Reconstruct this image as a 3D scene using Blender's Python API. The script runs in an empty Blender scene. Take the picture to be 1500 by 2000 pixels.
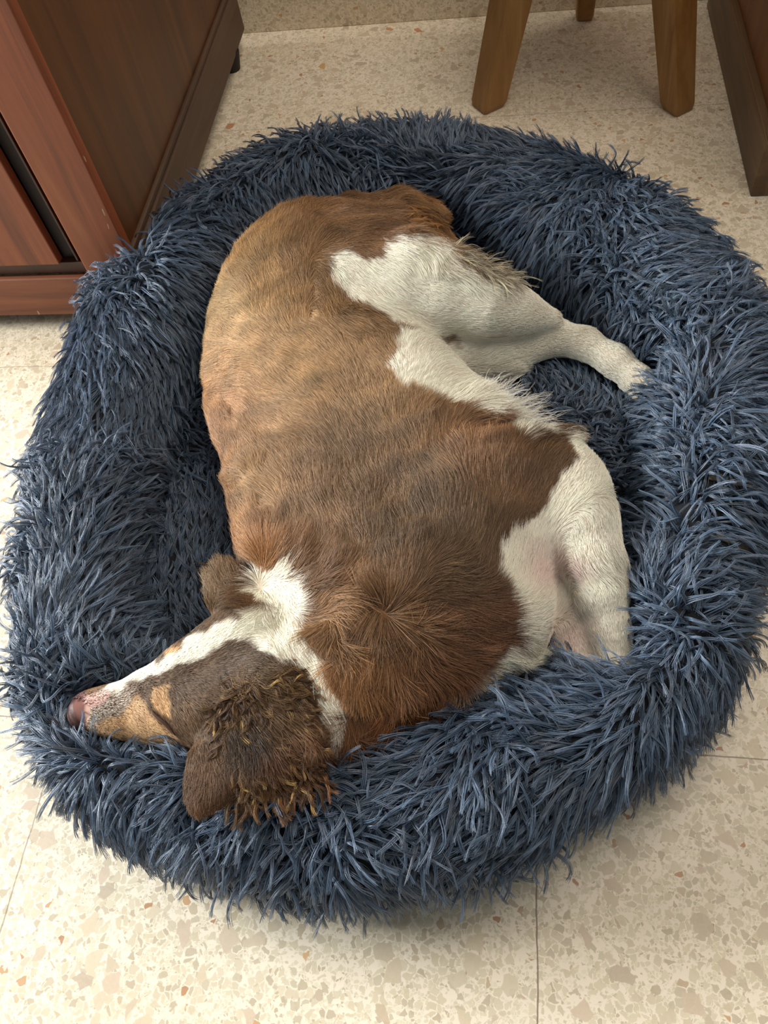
import bpy, bmesh, math, random
import numpy as np
from mathutils import Matrix, Vector
rng = np.random.default_rng(7); random.seed(7)
SC = bpy.context.scene; COL = SC.collection

# ------------------------------------------------------------------ camera
RC = np.array([[0.98954461, -0.08853229, 0.11385739],
               [0.01519322, 0.8490258, 0.52813289],
               [-0.14342468, -0.52088119, 0.841494]])
F = 1574.7; CX, CY = 750.0, 1000.0; H = 1.0
W2C = RC @ np.diag([1.0, -1.0, -1.0])          # world (x right, y away, z up) -> camera (right, down, forward)
cam = bpy.data.objects.new('camera', bpy.data.cameras.new('camera')); COL.objects.link(cam)
cam.data.sensor_fit = 'VERTICAL'; cam.data.sensor_height = 24.0; cam.data.lens = 24.0 * F / 2000.0
cam.data.clip_start = 0.02
m = Matrix.Identity(4)
for i in range(3):
    m[i][0] = W2C[0, i]; m[i][1] = -W2C[1, i]; m[i][2] = -W2C[2, i]
m[2][3] = H
cam.matrix_world = m
SC.camera = cam

# ------------------------------------------------------------------ light, world, exposure
SC.view_settings.view_transform = 'Standard'; SC.view_settings.look = 'None'
SC.view_settings.exposure = 0.20; SC.view_settings.gamma = 1.0; SC.view_settings.use_curve_mapping = False
w = bpy.data.worlds.new('room_light'); SC.world = w; w.use_nodes = True
w.node_tree.nodes['Background'].inputs[0].default_value = (0.86, 0.93, 1.0, 1)
w.node_tree.nodes['Background'].inputs[1].default_value = 0.25

def area(name, loc, target, sx, sy, power, col):
    l = bpy.data.lights.new(name, 'AREA'); l.shape = 'RECTANGLE'; l.size = sx; l.size_y = sy
    l.energy = power; l.color = col
    o = bpy.data.objects.new(name, l); COL.objects.link(o); o.location = loc
    o.rotation_euler = (Vector(target) - Vector(loc)).to_track_quat('-Z', 'Y').to_euler()
    return o
area('window_daylight', (-4.6, 0.9, 2.1), (0, 0.75, 0), 2.4, 1.9, 520, (0.93, 0.97, 1.0))
area('ceiling_fill', (0.7, 1.2, 2.7), (0, 0.9, 0), 1.6, 1.6, 34, (1.0, 0.90, 0.80))  # added warm fill from overhead

# ------------------------------------------------------------------ helpers
def at(px, py, z=0.0):
    d = W2C.T @ np.array([(px - CX) / F, (py - CY) / F, 1.0])
    t = (z - H) / d[2]
    return np.array([d[0] * t, d[1] * t, z])
def proj(P):
    q = (P - np.array([0, 0, H])) @ W2C.T
    return np.stack([CX + F * q[:, 0] / q[:, 2], CY + F * q[:, 1] / q[:, 2]], 1)
def lin(c):
    c = np.asarray(c, float) / 255.0
    return np.where(c <= 0.04045, c / 12.92, ((c + 0.055) / 1.055) ** 2.4)
def nrm(v):
    return v / (np.linalg.norm(v, axis=-1, keepdims=True) + 1e-9)
class Waves:                                     # smooth vector noise from random plane waves
    def __init__(s, freq, n=10, dim=3, seed=0):
        r = np.random.default_rng(seed)
        s.k = nrm(r.normal(size=(dim, n, 3))) * freq * r.uniform(0.6, 1.5, (dim, n, 1)); s.p = r.uniform(0, 6.28, (dim, n)); s.n = n
    def __call__(s, P):
        return np.stack([np.sin(P @ s.k[i].T + s.p[i]).sum(1) for i in range(len(s.k))], 1) / math.sqrt(s.n / 2)
def tag(o, label=None, cat=None, group=None, kind=None):
    for k, v in (('label', label), ('category', cat), ('group', group), ('kind', kind)):
        if v: o[k] = v
    return o
def empty(name, loc, rz=0.0):
    o = bpy.data.objects.new(name, None); COL.objects.link(o); o.location = loc; o.rotation_euler = (0, 0, rz); o.empty_display_size = 0.05
    return o
def adopt(o, parent):
    if parent is not None:
        o.parent = parent
        o.matrix_parent_inverse = (Matrix.Translation(parent.location) @ parent.rotation_euler.to_matrix().to_4x4()).inverted() if parent.type == 'EMPTY' else Matrix.Identity(4)
    return o
def mesh_np(name, V, Fc, mat, parent=None, smooth=True):
    me = bpy.data.meshes.new(name); me.from_pydata([tuple(v) for v in V], [], [tuple(f) for f in Fc]); me.update()
    if smooth: me.polygons.foreach_set('use_smooth', [True] * len(me.polygons))
    me.materials.append(mat)
    o = bpy.data.objects.new(name, me); COL.objects.link(o)
    return adopt(o, parent)
def from_bm(name, bm, mat, parent=None, bevel=0.0, smooth=False):
    bmesh.ops.recalc_face_normals(bm, faces=bm.faces)
    me = bpy.data.meshes.new(name); bm.to_mesh(me); bm.free()
    me.materials.append(mat)
    o = bpy.data.objects.new(name, me); COL.objects.link(o)
    if smooth:
        me.polygons.foreach_set('use_smooth', [True] * len(me.polygons))
    if bevel:
        b = o.modifiers.new('bevel', 'BEVEL'); b.width = bevel; b.segments = 3; b.limit_method = 'ANGLE'
    return adopt(o, parent)
def bx(bm, x0, x1, y0, y1, z0, z1):
    vs = [bm.verts.new((x, y, z)) for z in (z0, z1) for y in (y0, y1) for x in (x0, x1)]
    for f in ((0, 2, 3, 1), (4, 5, 7, 6), (0, 1, 5, 4), (2, 6, 7, 3), (0, 4, 6, 2), (1, 3, 7, 5)):
        bm.faces.new([vs[i] for i in f])
    return vs
def box(name, x0, x1, y0, y1, z0, z1, mat, parent=None, bevel=0.002):
    bm = bmesh.new(); bx(bm, x0, x1, y0, y1, z0, z1)
    return from_bm(name, bm, mat, parent, bevel)

# ------------------------------------------------------------------ materials
def new_mat(name):
    mt = bpy.data.materials.new(name); mt.use_nodes = True
    nt = mt.node_tree; b = nt.nodes['Principled BSDF']
    return mt, nt, b
def N(nt, typ, **kw):
    n = nt.nodes.new(typ)
    for k, v in kw.items():
        if k == 'ins':
            for a, c in v.items(): n.inputs[a].default_value = c
        else: setattr(n, k, v)
    return n
def L(nt, a, b): nt.links.new(a, b)
def math_n(nt, op, a, b=None, clamp=False):
    n = nt.nodes.new('ShaderNodeMath'); n.operation = op; n.use_clamp = clamp
    for i, v in enumerate((a, b)):
        if v is None: continue
        if isinstance(v, (int, float)): n.inputs[i].default_value = v
        else: L(nt, v, n.inputs[i])
    return n.outputs[0]
def ramp(nt, fac, stops, interp='LINEAR'):
    n = nt.nodes.new('ShaderNodeValToRGB'); n.color_ramp.interpolation = interp
    el = n.color_ramp.elements
    while len(el) > 1: el.remove(el[-1])
    el[0].position = stops[0][0]; el[0].color = (*lin(stops[0][1]), 1)
    for p, c in stops[1:]:
        e = el.new(p); e.color = (*lin(c), 1)
    L(nt, fac, n.inputs[0]); return n.outputs[0]
def mix(nt, fac, a, b, mode='MIX'):
    n = nt.nodes.new('ShaderNodeMix'); n.data_type = 'RGBA'; n.blend_type = mode
    if isinstance(fac, (int, float)): n.inputs[0].default_value = fac
    else: L(nt, fac, n.inputs[0])
    for s, v in ((6, a), (7, b)):
        if isinstance(v, (tuple, list, np.ndarray)): n.inputs[s].default_value = (*v[:3], 1)
        else: L(nt, v, n.inputs[s])
    return n.outputs[2]

def terrazzo(name, joints_x, joints_y, vertical=False):
    mt, nt, b = new_mat(name)
    tc = N(nt, 'ShaderNodeTexCoord'); co = tc.outputs['Object']
    nz = N(nt, 'ShaderNodeTexNoise', ins={'Scale': 55.0, 'Detail': 3.0}); L(nt, co, nz.inputs['Vector'])
    wv = N(nt, 'ShaderNodeVectorMath', operation='MULTIPLY_ADD'); L(nt, nz.outputs['Color'], wv.inputs[0])
    wv.inputs[1].default_value = (0.012, 0.012, 0.012); L(nt, co, wv.inputs[2])
    base = lin((239, 224, 201))
    col = None
    prev = tuple(base)
    # dust of fine fragments, then middling chips, then rare large ones
    for sc, cover, rnd, stops in (
            (260.0, 0.62, 1.0, [(0, (232, 220, 194)), (.35, (214, 200, 170)), (.6, (224, 212, 184)), (.8, (200, 186, 158)), (.94, (188, 170, 140)), (1, (226, 214, 188))]),
            (115.0, 0.50, 1.0, [(0, (222, 208, 180)), (.3, (210, 195, 165)), (.55, (218, 204, 176)), (.75, (200, 186, 160)), (.93, (188, 172, 146)), (.975, (200, 182, 152)), (.988, (176, 124, 86)), (1, (210, 170, 120))]),
            (56.0, 0.13, 1.0, [(0, (210, 196, 170)), (.3, (216, 198, 168)), (.55, (200, 184, 158)), (.75, (212, 190, 165)), (.88, (190, 172, 150)), (.95, (200, 180, 152)), (.97, (190, 128, 84)), (1, (208, 165, 100))])):
        v1 = N(nt, 'ShaderNodeTexVoronoi', feature='F1', ins={'Scale': sc, 'Randomness': rnd}); L(nt, wv.outputs[0], v1.inputs['Vector'])
        v2 = N(nt, 'ShaderNodeTexVoronoi', feature='DISTANCE_TO_EDGE', ins={'Scale': sc, 'Randomness': rnd}); L(nt, wv.outputs[0], v2.inputs['Vector'])
        sep = N(nt, 'ShaderNodeSeparateColor'); L(nt, v1.outputs['Color'], sep.inputs[0])
        edge = math_n(nt, 'MULTIPLY', math_n(nt, 'SUBTRACT', v2.outputs['Distance'], math_n(nt, 'MULTIPLY', sep.outputs[2], 0.12)), 22.0, True)
        pick = math_n(nt, 'LESS_THAN', sep.outputs[1], cover)
        c = ramp(nt, sep.outputs[0], stops)
        fac = math_n(nt, 'MULTIPLY', edge, pick)
        prev = mix(nt, math_n(nt, 'MULTIPLY', fac, 0.9), prev, c)
    # faint wear clouds in the cement
    n2 = N(nt, 'ShaderNodeTexNoise', ins={'Scale': 2.2, 'Detail': 4.0}); L(nt, co, n2.inputs['Vector'])
    tint = ramp(nt, n2.outputs['Fac'], [(0.3, (246, 243, 236)), (0.7, (255, 255, 255))])
    prev = mix(nt, 1.0, prev, tint, 'MULTIPLY')
    # hairline joints between the slabs
    sx = N(nt, 'ShaderNodeSeparateXYZ'); L(nt, co, sx.inputs[0])
    jn = N(nt, 'ShaderNodeTexNoise', ins={'Scale': 30.0}); L(nt, co, jn.inputs['Vector'])
    wob = math_n(nt, 'MULTIPLY', math_n(nt, 'SUBTRACT', jn.outputs['Fac'], 0.5), 0.004)
    mask = None
    for axis, vals in ((0, joints_x), (1, joints_y)):
        for v, wd, st in vals:
            d = math_n(nt, 'ABSOLUTE', math_n(nt, 'ADD', math_n(nt, 'SUBTRACT', sx.outputs[axis], v), wob))
            k = math_n(nt, 'MULTIPLY', math_n(nt, 'LESS_THAN', d, wd), st)
            if axis == 0: k = math_n(nt, 'MULTIPLY', k, math_n(nt, 'SUBTRACT', 1.0, math_n(nt, 'MULTIPLY', math_n(nt, 'GREATER_THAN', sx.outputs[1], 1.2), 0.8)))
            mask = k if mask is None else math_n(nt, 'MAXIMUM', mask, k)
    if mask is not None: prev = mix(nt, mask, prev, tuple(lin((112, 92, 74))))
    L(nt, prev, b.inputs['Base Color'])
    b.inputs['Roughness'].default_value = 0.42
    b.inputs['Specular IOR Level'].default_value = 0.35
    return mt

def wood(name, dark, mid, light, scale=1.0, axis=2, rough=0.45, scuffs=0.0):
    mt, nt, b = new_mat(name)
    tc = N(nt, 'ShaderNodeTexCoord')
    mp = N(nt, 'ShaderNodeMapping'); s = [34.0, 34.0, 34.0]; s[axis] = 2.4
    mp.inputs['Scale'].default_value = [v * scale for v in s]; L(nt, tc.outputs['Object'], mp.inputs[0])
    n1 = N(nt, 'ShaderNodeTexNoise', ins={'Scale': 1.0, 'Detail': 6.0, 'Roughness': 0.62, 'Distortion': 0.6}); L(nt, mp.outputs[0], n1.inputs['Vector'])
    c = ramp(nt, n1.outputs['Fac'], [(0.28, dark), (0.5, mid), (0.72, light)])
    n3 = N(nt, 'ShaderNodeTexNoise', ins={'Scale': 3.0, 'Detail': 3.0}); L(nt, tc.outputs['Object'], n3.inputs['Vector'])
    c = mix(nt, math_n(nt, 'MULTIPLY', n3.outputs['Fac'], 0.45), c, tuple(lin(dark)))
    if scuffs:
        mp2 = N(nt, 'ShaderNodeMapping'); mp2.inputs['Scale'].default_value = (90, 90, 22); mp2.inputs['Rotation'].default_value = (0.5, 0.4, 0.3)
        L(nt, tc.outputs['Object'], mp2.inputs[0])
        n4 = N(nt, 'ShaderNodeTexNoise', ins={'Scale': 1.0, 'Detail': 2.0}); L(nt, mp2.outputs[0], n4.inputs['Vector'])
        f = math_n(nt, 'MULTIPLY', math_n(nt, 'GREATER_THAN', n4.outputs['Fac'], 0.735), scuffs)
        c = mix(nt, f, c, tuple(lin((205, 180, 150))))
    L(nt, c, b.inputs['Base Color'])
    b.inputs['Roughness'].default_value = rough
    bp = N(nt, 'ShaderNodeBump', ins={'Strength': 0.12, 'Distance': 0.002}); L(nt, n1.outputs['Fac'], bp.inputs['Height']); L(nt, bp.outputs[0], b.inputs['Normal'])
    return mt
def plain(name, col, rough=0.7, noise=None):
    mt, nt, b = new_mat(name)
    tc = N(nt, 'ShaderNodeTexCoord')
    n1 = N(nt, 'ShaderNodeTexNoise', ins={'Scale': noise or 40.0, 'Detail': 4.0}); L(nt, tc.outputs['Object'], n1.inputs['Vector'])
    c0 = np.array(col, float)
    L(nt, ramp(nt, n1.outputs['Fac'], [(0.3, c0 * 0.85), (0.7, np.minimum(c0 * 1.1, 255))]), b.inputs['Base Color'])
    b.inputs['Roughness'].default_value = rough
    return mt

M_floor = terrazzo('terrazzo_floor', [(0.046, .0009, .8), (-0.571, .0009, .6), (-1.188, .0009, .7)],
                   [(0.286, .0009, .7), (0.912, .0009, .45), (1.588, .001, .4)])
M_skirt = terrazzo('terrazzo_skirting', [], [])
M_wall = plain('painted_wall', (214, 208, 196), 0.85, 60)
M_mahog = wood('mahogany_front', (98, 46, 22), (142, 74, 40), (164, 96, 54), 1.0, 2, 0.55, 0.5)
M_mahog_h = wood('mahogany_rail', (88, 42, 20), (124, 66, 36), (146, 86, 50), 1.0, 0, 0.55, 0.5)
M_side = wood('shaded_side_veneer', (62, 32, 10), (90, 50, 18), (112, 64, 24), 0.6, 2, 0.45)  # darker than the front: shade of the unlit side put into the colour
M_plinth = wood('dark_plinth', (62, 42, 28), (84, 60, 42), (100, 74, 54), 1.0, 1, 0.6)
M_rail = plain('rail_dark_red', (70, 40, 26), 0.5)
M_gap = plain('dark_wood_gap_shade', (26, 13, 8), 0.6)  # near black: shade of the door gap as colour; also feet and desk panel
M_pine = wood('oiled_pine', (126, 86, 40), (162, 118, 64), (188, 146, 92), 0.8, 2, 0.5)
M_desk = wood('worn_desk_board', (76, 54, 32), (106, 78, 48), (128, 98, 64), 0.8, 1, 0.5)
M_desk2 = wood('desk_side', (110, 66, 32), (140, 88, 46), (156, 104, 60), 0.8, 2, 0.5)

# ------------------------------------------------------------------ setting
tag(box('floor', -2.4, 2.2, -1.6, 2.05, -0.05, 0.0, M_floor, bevel=0), kind='structure')
tag(box('baseboard_back', -2.4, 2.2, 1.985, 2.0, 0.0, 0.09, M_skirt, bevel=0.002), kind='structure')
tag(box('wall_back', -2.4, 2.2, 2.0, 2.12, 0.0, 2.6, M_wall, bevel=0), kind='structure')

# ------------------------------------------------------------------ mahogany cabinet on the left
cab = empty('cabinet', (-1.05, 1.5, 0))
tag(cab, 'dark reddish mahogany cabinet with framed door front, left of the blue dog bed', 'cabinet')
XF, YF, YB = -0.606, 1.003, 1.93         # right side face, front face, back
XL, ZT = -1.50, 0.80
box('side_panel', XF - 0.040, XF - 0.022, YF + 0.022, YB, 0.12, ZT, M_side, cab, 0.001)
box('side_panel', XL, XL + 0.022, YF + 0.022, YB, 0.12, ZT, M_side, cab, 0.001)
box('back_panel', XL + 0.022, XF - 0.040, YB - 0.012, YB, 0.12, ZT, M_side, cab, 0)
box('top', XL - 0.015, XF + 0.015, YF - 0.02, YB + 0.01, ZT, ZT + 0.025, M_mahog_h, cab, 0.004)
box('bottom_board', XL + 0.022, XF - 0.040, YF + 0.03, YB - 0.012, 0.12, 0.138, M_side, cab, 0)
box('front_stile', XF - 0.088, XF, YF, YF + 0.022, 0.12, ZT, M_mahog, cab, 0.0025)
box('front_stile', XL, XL + 0.10, YF, YF + 0.022, 0.12, ZT, M_mahog, cab, 0.0025)
box('bottom_rail', XL + 0.10, XF - 0.088, YF + 0.012, YF + 0.03, 0.12, 0.142, M_rail, cab, 0.001)
box('side_plinth', XF - 0.034, XF - 0.009, YF + 0.012, YB, 0.038, 0.128, M_plinth, cab, 0.003)
box('side_moulding', XF - 0.023, XF - 0.014, YF + 0.024, YB, 0.128, 0.140, M_plinth, cab, 0.003)
box('front_plinth', XL - 0.01, XF - 0.004, YF - 0.001, YF + 0.010, 0.036, 0.119, M_mahog_h, cab, 0.003)
dr = box('door', XL + 0.105, XF - 0.131, YF + 0.004, YF + 0.022, 0.144, ZT - 0.01, M_mahog, cab, 0.002)
box('gap_shade_strip', XF - 0.1315, XF - 0.088, YF + 0.024, YF + 0.036, 0.142, ZT - 0.01, M_gap, cab, 0.001)  # dark strip standing in for the shade between stile and door
box('groove_bead', XF - 0.105, XF - 0.101, YF + 0.014, YF + 0.024, 0.142, ZT - 0.01, M_rail, cab, 0.001)
for xx, yy in ((XF - 0.030, YB - 0.10), (XF - 0.03, YF + 0.05), (XL + 0.03, YF + 0.05), (XL + 0.03, YB - 0.10)):
    bm = bmesh.new(); bmesh.ops.create_cone(bm, cap_ends=True, segments=20, radius1=0.018, radius2=0.026, depth=0.042)
    for v in bm.verts: v.co += Vector((xx, yy, 0.021))
    from_bm('foot', bm, M_gap, cab, 0.002, True)

# ------------------------------------------------------------------ three-legged stool at the back
stool = empty('stool', (0.155, 1.72, 0))
tag(stool, 'pine stool with splayed square legs standing behind the dog bed by the wall', 'stool')
def taper_leg(name, foot, top, wf, wt, rz, mat, parent):
    bm = bmesh.new(); rings = []
    for t in (0.0, 0.03, 0.12, 0.5, 1.0):
        c = Vector(foot).lerp(Vector(top), t)
        wd = wf + (wt - wf) * t
        if t == 0.0: wd *= 0.86
        r = []
        for a in range(4):
            for e in (-1, 1):
                ang = rz + a * math.pi / 2 + math.pi / 4 + e * 0.10
                r.append(bm.verts.new((c.x + math.cos(ang) * wd * 0.7071, c.y + math.sin(ang) * wd * 0.7071, c.z)))
        rings.append(r)
    for r0, r1 in zip(rings, rings[1:]):
        for i in range(8): bm.faces.new((r0[i], r0[(i + 1) % 8], r1[(i + 1) % 8], r1[i]))
    bm.faces.new(rings[0]); bm.faces.new(rings[-1])
    return from_bm(name, bm, mat, parent, 0.0015)
taper_leg('leg', (-0.040, 1.627, 0), (0.058, 1.668, 0.44), 0.052, 0.066, 0.62, M_pine, stool)
taper_leg('leg', (0.338, 1.580, 0), (0.250, 1.640, 0.44), 0.046, 0.070, -0.95, M_pine, stool)
taper_leg('leg', (0.170, 1.950, 0), (0.160, 1.80, 0.44), 0.036, 0.045, 0.0, M_pine, stool)
bm = bmesh.new(); bmesh.ops.create_cone(bm, cap_ends=True, segments=64, radius1=0.17, radius2=0.175, depth=0.03)
for v in bm.verts: v.co += Vector((0.158, 1.72, 0.455))
from_bm('seat', bm, M_pine, stool, 0.006)

# ------------------------------------------------------------------ desk at the right edge
desk = empty('desk', (0.60, 1.62, 0))
tag(desk, 'dark worn wooden desk end panel at the upper right edge', 'desk')
box('base_rail', 0.437, 0.475, 1.300, 1.96, 0.0, 0.105, M_desk, desk, 0.003)
box('end_panel', 0.452, 0.470, 1.330, 1.96, 0.105, 0.72, M_desk2, desk, 0.001)
box('front_post', 0.440, 0.478, 1.298, 1.334, 0.105, 0.72, M_desk, desk, 0.002)
box('modesty_panel', 0.475, 1.10, 1.302, 1.322, 0.0, 0.72, M_gap, desk, 0.001)
box('desktop', 0.425, 1.13, 1.27, 1.98, 0.72, 0.745, M_desk, desk, 0.004)
# ------------------------------------------------------------------ dog bed: closed rim tube and cushion
OUT = [(850,212),(720,222),(600,250),(500,290),(400,350),(300,430),(215,510),(165,590),(125,680),(85,780),(50,900),(25,1000),(10,1120),(8,1220),
       (16,1330),(38,1450),(72,1545),(122,1615),(200,1680),(300,1728),(420,1762),(550,1785),(700,1790),(850,1768),(1000,1722),(1150,1645),(1290,1545),
       (1400,1430),(1472,1330),(1510,1230),(1545,1100),(1565,960),(1565,820),(1550,700),(1510,590),(1440,490),(1370,420),(1270,350),(1150,288),(1000,232)]
ZC, RT, RH, RV = 0.094, 0.113, 0.084, 0.084      # centre height, radius with pile, tube half width and half height
def closed_resample(P, n):
    P = np.asarray(P); Q = np.vstack([P, P[:1]]); s = np.r_[0, np.cumsum(np.linalg.norm(np.diff(Q, axis=0), axis=1))]
    t = np.linspace(0, s[-1], n, endpoint=False)
    return np.stack([np.interp(t, s, Q[:, i]) for i in range(Q.shape[1])], 1)
def closed_smooth(P, k):
    for _ in range(k): P = (np.roll(P, 1, 0) + 2 * P + np.roll(P, -1, 0)) / 4
    return P
raw = np.array([at(px, py, ZC) for px, py in OUT])
cen = raw.mean(0)
# the rim is pressed thinner where the chest and the forelegs lean on it
def press(px, py): return 1.0 - 0.27 * math.exp(-((px - 1330) ** 2 + (py - 1450) ** 2) / 260.0 ** 2) - 0.14 * math.exp(-((px - 900) ** 2 + (py - 1720) ** 2) / 300.0 ** 2) + 0.24 * math.exp(-((px - 1290) ** 2 + (py - 400) ** 2) / 300.0 ** 2)
grow_out = lambda px, py: (px + (px - 780) / 760 * 12, py + (-16 if py < 700 else 0))
raw = np.array([at(*grow_out(px, py), ZC) for px, py in OUT])
crv = []
for (ppx, ppy), q in zip(OUT, raw):
    inw = nrm(cen - q); inw[2] = 0; inw = nrm(inw)
    d = nrm(q - np.array([0, 0, H]))
    crv.append(q + inw * RT * press(ppx, ppy) / math.sqrt(1 - float(inw @ d) ** 2))
crv = closed_smooth(closed_resample(crv, 240), 24)
tang = nrm(np.roll(crv, -1, 0) - np.roll(crv, 1, 0)); outn = np.stack([tang[:, 1], -tang[:, 0], tang[:, 2] * 0], 1)
if np.sum(outn * (crv - cen)) < 0: outn = -outn
_q = proj(crv); PRESS = np.array([press(a, b) for a, b in _q + (_q - [760, 1000]) * 0.16])
NU, NV = 240, 40
lump = Waves(9.0, 10, 3, 11)
def rim_point(ci, phi):                            # arrays: index along the rim, angle round the tube (0 = outward, pi/2 = up)
    c = crv[ci]; o = outn[ci]
    l = lump(c)[:, 0] * 0.006
    pr_ = PRESS[ci]; rh, rv = RH * pr_ + l, RV + l * 0.8
    cp, sp = np.cos(phi), np.sin(phi)
    cr = np.sign(cp) * np.abs(cp) ** 0.9; sr = np.sign(sp) * np.abs(sp) ** 0.9
    P = c + o * (rh * cr)[:, None]
    P[:, 2] = ZC + rv * sr
    P += lump(P * 2.2) * 0.003
    P[:, 2] = np.maximum(P[:, 2], 0.006)
    return P
def tri_normals(V, Fq):
    return np.cross(V[Fq[:, 2]] - V[Fq[:, 0]], V[Fq[:, 3]] - V[Fq[:, 1]])
# ------------------------------------------------------------------ dog: one continuous body grown on a grid
GS = 0.0048
lo = np.array([-0.60, 0.08, 0.0]); hi = np.array([0.46, 1.36, 0.30])
gx, gy, gz = [np.arange(lo[i], hi[i], GS) for i in range(3)]
X2, Y2 = np.meshgrid(gx, gy, indexing='ij')
X2 = X2.astype(np.float32); Y2 = Y2.astype(np.float32)
FLD = np.full((len(gx), len(gy), len(gz)), 0.2, np.float32)
def smin(a, b, k):
    h = np.clip(0.5 + 0.5 * (b - a) / k, 0, 1)
    return b * (1 - h) + a * h - k * h * (1 - h)
def blur2(A, n):
    for _ in range(n):
        A = np.pad(A, 1, mode='edge')
        A = (A[:-2] + 2 * A[1:-1] + A[2:]) / 4; A = (A[:, :-2] + 2 * A[:, 1:-1] + A[:, 2:]) / 4
    return A
def poly_sdf(V):                                   # signed distance on the ground grid, positive inside
    d = np.full(X2.shape, 9.0, np.float32); ins = np.zeros(X2.shape, bool)
    for a, b in zip(V, np.roll(V, -1, 0)):
        e = b - a; px, py = X2 - a[0], Y2 - a[1]
        t = np.clip((px * e[0] + py * e[1]) / (e @ e + 1e-12), 0, 1)
        d = np.minimum(d, np.hypot(px - e[0] * t, py - e[1] * t))
        c = ((a[1] > Y2) != (b[1] > Y2)) & (X2 < (b[0] - a[0]) * (Y2 - a[1]) / (b[1] - a[1] + 1e-12) + a[0])
        ins ^= c
    return np.where(ins, d, -d)
def idw(pts, vals, X, Y, p=2.5, eps=4e-4):
    num = 0; den = 0
    for q, v in zip(pts, vals):
        wgt = 1.0 / ((X - q[0]) ** 2 + (Y - q[1]) ** 2 + eps) ** (p / 2)
        num = num + wgt * v; den = den + wgt
    return num / den
def slab(poly, w, T, k, shrink=0.005, zpts=None, nb=3, pw=2.0):
    """body volume whose widest outline is the polygon: (px, py, z) corners, w how far in it keeps rising, T its half height"""
    global FLD
    V = np.array([at(*p) for p in poly])
    d = poly_sdf(V[:, :2]) - shrink; d = blur2(d, nb)
    zc = idw(np.array([at(*p) for p in (zpts or poly)])[:, :2], [p[2] for p in (zpts or poly)], X2, Y2)
    zc = blur2(zc, 6)
    u = np.clip(1 - d / w, 0, None)
    dz = (gz[None, None, :].astype(np.float32) - zc[..., None]) / T
    g = ((u ** pw)[..., None] + np.abs(dz) ** pw) ** (1 / pw) - 1
    FLD = smin(FLD, (g * min(w, T)).astype(np.float32), k)
def limb(chain, k):                               # chain of (px, py, z, radius)
    global FLD
    P = [(at(a, b, z), r) for a, b, z, r in chain]
    for (A, ra), (B, rb) in zip(P, P[1:]):
        mn = np.minimum(A, B) - max(ra, rb) - 0.05; mx = np.maximum(A, B) + max(ra, rb) + 0.05
        i0 = np.clip(((mn - lo) / GS).astype(int), 0, None); i1 = ((mx - lo) / GS).astype(int) + 1
        sl = tuple(slice(a, b) for a, b in zip(i0, i1))
        XX, YY, ZZ = np.meshgrid(gx[sl[0]], gy[sl[1]], gz[sl[2]], indexing='ij')
        e = B - A; t = np.clip(((XX - A[0]) * e[0] + (YY - A[1]) * e[1] + (ZZ - A[2]) * e[2]) / (e @ e), 0, 1)
        d = np.sqrt((XX - A[0] - e[0] * t) ** 2 + (YY - A[1] - e[1] * t) ** 2 + (ZZ - A[2] - e[2] * t) ** 2) - (ra + (rb - ra) * t)
        FLD[sl] = smin(FLD[sl], d.astype(np.float32), k)
Z1 = 0.135
slab([(a, b, Z1) for a, b in [(470,500),(515,455),(590,425),(680,418),(760,430),(830,465),(865,510),(850,600),(870,680),(940,750),(1030,840),(1086,882),
      (1130,932),(1168,1000),(1168,1050),(1110,1105),(1085,1150),(1090,1230),(1062,1292),(1000,1325),(900,1366),(840,1405),(760,1450),(700,1500),(655,1522),(600,1470),
      (560,1380),(515,1290),(500,1200),(475,1130),(462,1080),(448,1000),(428,900),(402,840),(394,740),(402,640),(428,560)]],
     0.150, 0.092, 0.02, shrink=0.006, nb=10)
# shoulder mass, ribs, haunch
limb([(900, 1010, .150, .085), (1010, 960, .150, .058), (1070, 905, .145, .024)], 0.035)
limb([(800, 1180, .150, .080), (640, 1330, .150, .068)], 0.05)
limb([(600, 560, .150, .085), (720, 545, .165, .072)], 0.05)
# upper hind leg: thigh, stifle, hock, then the cannon folded back to the paw
limb([(730, 548, .172, .062), (800, 556, .172, .064), (870, 572, .168, .056), (950, 597, .158, .041), (1010, 611, .146, .028), (1075, 624, .130, .015)], 0.03)
limb([(1070, 620, .125, .013), (1040, 602, .120, .012), (1012, 585, .120, .013), (985, 567, .120, .015)], 0.006)
limb([(1000, 572, .122, .010), (975, 556, .124, .009)], 0.004)
limb([(1010, 584, .122, .010), (985, 564, .126, .009)], 0.004)
# lower hind leg reaching to the right
limb([(880, 700, .085, .052), (980, 692, .085, .034), (1075, 660, .090, .027), (1140, 672, .090, .022), (1200, 706, .088, .022), (1245, 745, .080, .020), (1272, 785, .070, .018)], 0.015)
# upper foreleg
limb([(1098, 876, .150, .018), (1112, 950, .160, .036), (1135, 1030, .160, .040)], 0.035)
limb([(1130, 1010, .160, .040), (1152, 1090, .152, .035), (1172, 1160, .140, .028), (1188, 1230, .125, .022), (1200, 1310, .110, .022)], 0.012)
# lower foreleg
limb([(1080, 1150, .105, .034), (1118, 1215, .100, .028), (1135, 1310, .090, .026)], 0.010)
# tail lying along the rim
limb([(690, 432, .135, .040), (770, 418, .140, .030), (825, 432, .125, .026), (852, 462, .110, .018)], 0.018)
limb([(852, 462, .110, .016), (900, 505, .080, .014), (960, 545, .070, .010)], 0.010)
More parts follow.
